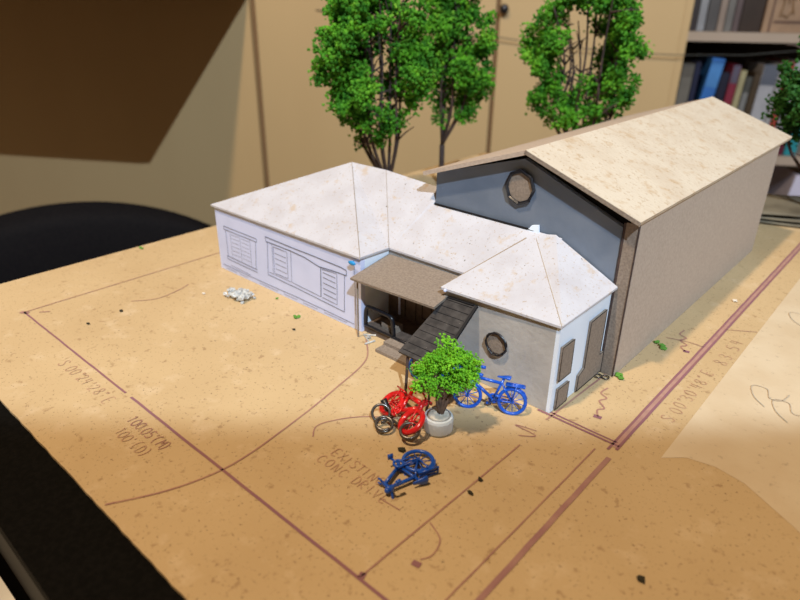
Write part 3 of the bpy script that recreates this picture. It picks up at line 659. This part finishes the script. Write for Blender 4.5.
# small potted tree by the canopy
pt = empty('potted_tree', U(.7965, .2510, 0), 'small bright green model tree in a round grey plaster pot by the bicycles', 'tree')
bm = bmesh.new(); lathe(bm, (0, 0, 0), [(.0190*S, .0004), (.0205*S, .003*S), (.0208*S, .020*S), (.0195*S, .0235*S), (.017*S, .0245*S)], 36); part('pot', bm, M['pot'], pt, smooth=False, local=True)
bm = bmesh.new(); lathe(bm, (0, 0, 0), [(.0168*S, .0247*S), (.012*S, .0262*S), (.004*S, .0268*S)], 24); part('soil', bm, M['soil'], pt, smooth=True, local=True)
bm = bmesh.new()
fwv = Vector((-.663, .7487, 0))
def lp(r, f, z): return (RT_*r+fwv*f)*S+Vector((0, 0, z*S))
for pts, rs in (([lp(.003, 0, .024), lp(.001, .003, .045), lp(-.008, 0, .075), lp(-.018, -.002, .098)], [.0042, .0034, .0024, .0010]),
                ([lp(.003, 0, .024), lp(.012, .002, .050), lp(.022, 0, .078), lp(.032, .002, .100)], [.0046, .0032, .0022, .0010]),
                ([lp(.002, 0, .026), lp(.006, .002, .055), lp(.008, 0, .085), lp(.010, .002, .115)], [.0036, .0028, .0020, .0009]),
                ([lp(.002, 0, .026), lp(-.004, -.002, .05), lp(-.003, -.006, .08)], [.0030, .0022, .0010]),
                ([lp(.012, .002, .05), lp(.020, -.006, .07), lp(.026, -.012, .09)], [.0026, .0016, .0008])):
    tube(bm, smooth(pts, 4), [max(.0003, rs[min(int(i/4), len(rs)-1)]*S*.72) for i in range((len(pts)-1)*4+1)], 7)
part('trunk', bm, M['bark_light'], pt, smooth=True, local=True)
bm = bmesh.new(); rnd = random.Random(5)
tm = bmesh.new(); bmesh.ops.create_icosphere(tm, subdivisions=1, radius=1.0); tv = [v.co.copy() for v in tm.verts]; tf = [[v.index for v in f.verts] for f in tm.faces]; tm.free()
for (r, f, z, ra, n) in ((-.016, 0, .098, .027, 22), (-.028, .004, .086, .017, 9), (.010, .004, .128, .030, 24), (.028, .002, .108, .029, 22), (.036, 0, .092, .022, 13), (.0, .01, .108, .028, 14), (.022, -.004, .082, .015, 7), (-.006, -.006, .078, .014, 5)):
    for _ in range(n):
        d = Vector((rnd.gauss(0, 1), rnd.gauss(0, 1), rnd.gauss(0, 1))).normalized()*rnd.uniform(.3, 1)**.5
        p = lp(r*.90, f, .070+(z-.072)*.82)+d*ra*S*.83
        for j in range(44):
            q = p+Vector((rnd.gauss(0, 1), rnd.gauss(0, 1), rnd.gauss(0, 1)))*.0013; rr = rnd.uniform(.00022, .00055)
            vs = [bm.verts.new(q+v*rr*rnd.uniform(.55, 1.5)) for v in tv]
            for fc in tf: bm.faces.new([vs[i] for i in fc])
part('foliage', bm, M['blade'], pt, local=True)

# ------------------------------------------------------------------ toy bicycles: x forward, z up, wheel radius 1
def bike(label, m, scale, mtx, name='toy_bicycle', group=None, front=True, thick=1.0):
    e = bpy.data.objects.new(name, None); C.objects.link(e); e.empty_display_size = .01
    e.matrix_world = mtx; tag(e, label, 'bicycle', group)
    k = scale
    def fin(nm, bm, parent=e):
        bmesh.ops.scale(bm, vec=(k, k, k), verts=bm.verts); return link(nm, bm, m, parent, smooth=True, raw=True)
    for wx in ((0, 3.15) if front else (0,)):
        bm = bmesh.new(); tube(bm, ring((wx, 0, 1), .93, (1, 0, 0), (0, 0, 1), 36), .13*thick, 8, closed=True)
        w = fin('wheel', bm)
        bm = bmesh.new()
        for a in range(5):
            q = a*math.pi/5+.2; tube(bm, [(wx-.9*math.cos(q), 0, 1-.9*math.sin(q)), (wx+.9*math.cos(q), 0, 1+.9*math.sin(q))], .032, 5)
        tube(bm, [(wx, -.2, 1), (wx, .2, 1)], .13, 10); fin('spokes', bm, w)
    bm = bmesh.new()
    ck = (1.32, 0, .95); st = (.78, 0, 2.35); hd = (2.62, 0, 2.45); hl_ = (2.72, 0, 2.05)
    for a, b, r in ((ck, (.72, 0, 2.6), .095), (ck, hl_, .12), ((.85, 0, 2.25), hd, .12), ((2.80, 0, 1.85), (2.55, 0, 2.75), .12)): tube(bm, [a, b], r*thick, 8)
    for s in (-.16, .16):
        tube(bm, [(0, s, 1), (.6, s, .97), ck], .06, 6); tube(bm, [(0, s, 1), (.5, s, 1.7), (.82, 0, 2.3)], .06, 6)
        tube(bm, [(2.80, 0, 1.9), (2.88, s, 1.8), (3.15 if front else 2.95, s, 1 if front else 1.6)], .07, 6)
    fin('frame', bm)
    bm = bmesh.new(); tube(bm, [(-.98, 0, 1.35), (-.75, 0, 1.78), (-.3, 0, 2.07), (.1, 0, 2.1), (.5, 0, 1.98)], .09, 6); fin('mudguard', bm)
    if front: bm = bmesh.new(); tube(bm, [(2.62, 0, 1.93), (2.95, 0, 2.09), (3.4, 0, 2.06), (3.8, 0, 1.83)], .09, 6); fin('mudguard', bm)
    bm = bmesh.new()
    pr = smooth([(.25, 0, 2.72), (.5, 0, 2.76), (.85, 0, 2.72), (1.18, 0, 2.74)], 3); tube(bm, pr, [.24, .27, .27, .25, .22, .19, .16, .13, .11, .08], 8)
    bmesh.ops.scale(bm, vec=(1, 1.2, .5), space=Matrix.Translation((0, 0, -2.72)), verts=bm.verts); fin('saddle', bm)
    bm = bmesh.new(); tube(bm, smooth([(2.25, -.75, 2.95), (2.55, -.6, 3.0), (2.62, -.2, 2.92), (2.56, 0, 2.80), (2.62, .2, 2.92), (2.55, .6, 3.0), (2.25, .75, 2.95)], 3), .085, 7)
    blob(bm, (2.80, 0, 2.62), .2, 2, 0)
    for s in (-1, 1): tube(bm, [(2.42, .7*s, 2.97), (2.12, .77*s, 2.93)], .13, 7)
    fin('handlebar', bm)
    bm = bmesh.new()
    for s in (-.22, 0, .22): tube(bm, [(-.75, s, 2.22), (.55, s, 2.26)], .06, 6)
    tube(bm, [(-.75, -.25, 2.22), (-.75, .25, 2.22)], .07, 6); tube(bm, [(-.2, -.22, 2.22), (0, -.2, 1.05)], .05, 6); tube(bm, [(-.2, .22, 2.22), (0, .2, 1.05)], .05, 6)
    fin('luggage_rack', bm)
    bm = bmesh.new(); tube(bm, ring((1.32, -.2, .95), .3, (1, 0, 0), (0, 0, 1), 20), .09, 7, closed=True)
    tube(bm, [(0, -.2, .95-.12), (1.3, -.2, .66)], .05, 5); tube(bm, [(0, -.2, 1.15), (1.3, -.2, 1.24)], .05, 5)
    tube(bm, [(1.32, -.26, .95), (1.62, -.3, .45)], .075, 6); tube(bm, [(1.32, .26, .95), (1.02, .3, 1.45)], .075, 6)
    tube(bm, [(1.32, -.3, .95), (1.32, .3, .95)], .12, 8); fin('crankset', bm)
    for c in ((1.64, -.45, .43), (1.0, .45, 1.47)):
        bm = bmesh.new(); box(bm, (c[0]-.17, c[1]-.17, c[2]-.06), (c[0]+.17, c[1]+.17, c[2]+.06)); fin('pedal', bm)
    return e
def frame3(loc, fwd, up):
    x = Vector(fwd).normalized(); z = Vector(up); y = z.cross(x).normalized(); z = x.cross(y).normalized()
    m = Matrix.Identity(4)
    for i in range(3): m[i][0] = x[i]; m[i][1] = y[i]; m[i][2] = z[i]
    m.translation = loc; return m
bk = .0205*S
a, b = U(.852, .349), U(.787, .316)
bike('blue plastic toy bicycle standing against the grey wall under the round window', M['blue'], bk, frame3(a, b-a, (-.10, .14, 1)))
bike('blue plastic toy bicycle mostly hidden behind the small potted tree', M['blue'], bk*.95, frame3(U(.752, .352), U(-.050, -.018), (.02, .25, 1)))
uz = Vector((.10, .80, .50)).normalized(); fx = Vector((.90, -.35, .12)); yy = uz.cross(fx).normalized(); uz = fx.normalized().cross(yy).normalized()
bike('glossy red plastic toy bicycle tipped over beside the plaster pot', M['red'], bk*.93, frame3(U(.7215, .238, .0145)-uz*bk*.93, fx, uz), thick=1.7)
# bicycle lying on its side with its front wheel missing
fx = Vector((-.394, -.919, 0)); ux = Vector((.919, -.394, 0))
wc_ = U(.8249, .1743, .0075)
bike('blue plastic toy bicycle lying on its side, front wheel missing, before the pot', M['blue'], bk, frame3(wc_-ux*bk*1.0, fx, ux), front=False)

# coiled wire bicycle rack
rk = empty('wire_rack', U(.752, .20, 0), 'grey coiled wire rack lying beside the red toy bicycle', 'rack')
bm = bmesh.new(); wr_ = .0021*S
def up_ring(c, r, nrm, turns=1.0, n=26, drift=(0, 0, 0), a0=0):
    nrm = Vector(nrm).normalized(); ax = nrm.orthogonal().normalized(); ay = nrm.cross(ax); N = int(n*turns)
    return [c+(ax*math.cos(a0+2*math.pi*i/n)+ay*math.sin(a0+2*math.pi*i/n))*r+Vector(drift)*(i/n) for i in range(N)]
tube(bm, up_ring(U(.7435, .198, .0075), .0115*S, (.25, -.25, 1), 1.9, drift=(0, 0, .0010)), wr_, 7)
tube(bm, up_ring(U(.7830, .2065, .0125), .0125*S, (.2, -.3, 1), 2.1, drift=(.0002, -.0004, .0010)), wr_, 7)
tube(bm, up_ring(U(.7260, .210, .0140), .0125*S, (.65, -.75, .55), 1.0, a0=1.0), wr_, 7)
tube(bm, smooth([U(.737, .210, .008), U(.745, .214, .009), U(.76, .2100, .012), U(.776, .2160, .013)], 4), wr_, 7)
part('coil', bm, M['wire'], rk, smooth=True)
bm = bmesh.new(); tube(bm, [U(.7165, .2245, .026), U(.728, .2235, .013)], [.0052*S, .0040*S], 10); part('end_cap', bm, M['steel'], rk, smooth=True)

# ------------------------------------------------------------------ small loose things on the board
bm = bmesh.new()
rnd = random.Random(2)
for i in range(34): blob(bm, U(.238+rnd.uniform(-.024, .028), .316+rnd.uniform(-.020, .018), .004+rnd.uniform(-.002, .010)), rnd.uniform(.0007, .0021), 2, .35, (1.2, 1, .8))
tag(link('glue_scrap', bm, M['glue']), 'crumpled grey-white glue scrap in front of the pencilled wall', 'scrap')
bm = bmesh.new()
for pts in ([(.548,.385),(.53,.372),(.552,.362)], [(.56,.37),(.555,.35)]): tube(bm, [U(x, y, .002) for x, y in pts], .0005, 6)
blob(bm, U(.545, .370, .004), .0011, 2, .4); tag(link('glue_scrap', bm, M['glue']), 'crumpled pale glue scrap at the foot of the porch corner', 'scrap')
def crumb(x, y, r, m, label, sq=(1.3, 1, .6), n=1, cat='crumb', group=None):
    bm = bmesh.new()
    for i in range(n): blob(bm, U(x, y, 0)+Vector((random.uniform(-1, 1)*r*1.6*(n > 1), random.uniform(-1, 1)*r*1.6*(n > 1), r*sq[2]*.85+.0003)), r, 1, .4, sq)
    bmesh.ops.translate(bm, verts=bm.verts, vec=-U(x, y, 0))
    o = link('crumb', bm, M[m]); o.location = U(x, y, 0); tag(o, label, cat, group); return o
g = 'foam crumbs scattered on the board'
for x, y, r, m, lb, n in CR if 'CR' in globals() else (
    (.388, .336, .0010, 'crumb_green', 'green foam crumbs at the foot of the pencilled wall', 5),
    (.300, .360, .0009, 'crumb_green', 'green foam crumb behind the glue scrap by the pencilled wall', 2),
    (.925, .552, .0012, 'crumb_green', 'green foam crumbs beside the corner of the hall', 6),
    (.935, .695, .0016, 'crumb_green', 'bright green foam crumb beside the long hall wall', 3),
    (-.155, .315, .0011, 'crumb_green', 'green foam crumb at the far edge of the board near the chair', 3),
    (.790, .182, .0013, 'crumb_dark', 'black crumb just above the upturned bicycle', 1),
    (.905, .178, .0011, 'crumb_dark', 'larger black crumb right of the upturned bicycle', 1),
    (.900, .205, .0010, 'crumb_dark', 'dark green crumb right of the upturned bicycle, the farther of two', 1),
    (.135, .060, .0010, 'crumb_dark', 'black crumb between the left lot line and the pencilled wall', 1),
    (1.110, .195, .0012, 'crumb_dark', 'black crumb near the bottom edge, right of the thick lot line', 1),
    (.425, .300, .0008, 'crumb_dark', 'small dark crumb in front of the green crumbs', 1),
    (.130, .125, .0010, 'crumb_dark', 'brown crumb left of the pale flake', 1),
    (.175, .275, .0010, 'crumb_pale', 'pale flake on the board left of the glue scrap', 1),
    (.975, .980, .0012, 'crumb_pale', 'white flake beside the far end of the lot line', 1),
    (.700, .330, .0009, 'crumb_dark', 'dark crumb in front of the porch steps', 1)):
    crumb(x, y, r, m, lb, n=n, group=g)
# coil of bent wire by the corner of the hall
bm = bmesh.new(); tube(bm, ring(U(.9000, .529, .003), .0055*S, (1, 0, 0), (0, 1, 0), 14), .0011*S, 5, closed=True); tube(bm, ring(U(.9105, .533, .003), .0055*S, (1, 0, 0), (0, 1, 0), 14), .0011*S, 5, closed=True)
tag(link('wire_loop', bm, M['wire'], smooth=True), 'tiny bent wire loops at the foot of the hall corner', 'wire')

# stack of folded grey card at the far end of the board
st = empty('card_stack', U(.92, 1.72, 0), 'olive grey warped card sheets lying at the far corner behind the hall', 'card')
def warp(z0, w, seed, x0, y0, ang, lx, ly):
    bm = bmesh.new(); nx, ny = 14, 8; g = []
    for k in (0, 1):
        gg = []
        for j in range(ny+1):
            gg.append([bm.verts.new(Matrix.Rotation(ang, 3, 'Z') @ Vector(((i/nx-.5)*lx, (j/ny-.5)*ly, 0))+Vector((x0, y0, z0+w*(1+noise.noise(Vector((i*.25+seed, j*.35, 0))))-k*.0012))) for i in range(nx+1)])
        g.append(gg)
    for k in (0, 1):
        for j in range(ny):
            for i in range(nx):
                f = (g[k][j][i], g[k][j][i+1], g[k][j+1][i+1], g[k][j+1][i]); bm.faces.new(f if k == 0 else f[::-1])
    for i in range(nx):
        bm.faces.new((g[0][0][i+1], g[0][0][i], g[1][0][i], g[1][0][i+1])); bm.faces.new((g[0][ny][i], g[0][ny][i+1], g[1][ny][i+1], g[1][ny][i]))
    for j in range(ny):
        bm.faces.new((g[0][j][0], g[0][j+1][0], g[1][j+1][0], g[1][j][0])); bm.faces.new((g[0][j+1][nx], g[0][j][nx], g[1][j][nx], g[1][j+1][nx]))
    return bm
c0 = U(.95, 1.70)
for i, (z, w_) in enumerate(((.0016, .001), (.0042, .0014), (.0070, .002))):
    part('card_sheet', warp(z, w_, i*3.1, c0.x-.006*i, c0.y+.002*i, .35+.08*i, .16-.01*i, .07), M['sheetstack'], st, smooth=True)

# ------------------------------------------------------------------ light
def spot(name, loc, target, power, col, size, angle, blend):
    d = bpy.data.lights.new(name, 'SPOT'); d.energy = power; d.color = col; d.shadow_soft_size = size; d.spot_size = angle; d.spot_blend = blend
    o = bpy.data.objects.new(name, d); C.objects.link(o); o.location = loc
    o.rotation_euler = (Vector(target)-Vector(loc)).to_track_quat('-Z', 'Y').to_euler(); return o
HF = Vector((-0.66296498, 0.74865041, 0))
T_ = 5.0; LC = W(-.671+T_*.313, -.225+T_*.397, T_*.55)
# cool lamp behind the photographer, off to the right; cone edge imitates the photographer's shadow across the board
PE = U(.80, .235); ln = (PE-LC).cross(RT_).normalized()
if ln.z < 0: ln = -ln
gg = (U(.70, .135)-LC).normalized(); gg = (gg-ln*gg.dot(ln)).normalized()
half = math.radians(66)
ax = gg*math.cos(half)+ln*math.sin(half)
spot('ceiling_lamp_cool', LC, LC+ax*2, 262, (.70, .855, 1.0), .010, 2*half, .006)
# warm lamp right above the board
d = bpy.data.lights.new('ceiling_lamp_warm', 'POINT'); d.energy = 72; d.color = (1.0, .76, .50); d.shadow_soft_size = .035
o = bpy.data.objects.new('ceiling_lamp_warm', d); C.objects.link(o); o.location = W(-.10, 1.42, 1.60)
wd = bpy.data.worlds.new('world'); bpy.context.scene.world = wd; wd.use_nodes = True
wd.node_tree.nodes['Background'].inputs[0].default_value = (1.0, .72, .48, 1); wd.node_tree.nodes['Background'].inputs[1].default_value = .12
vs = bpy.context.scene.view_settings; vs.view_transform = 'Standard'; vs.look = 'None'; vs.exposure = 0
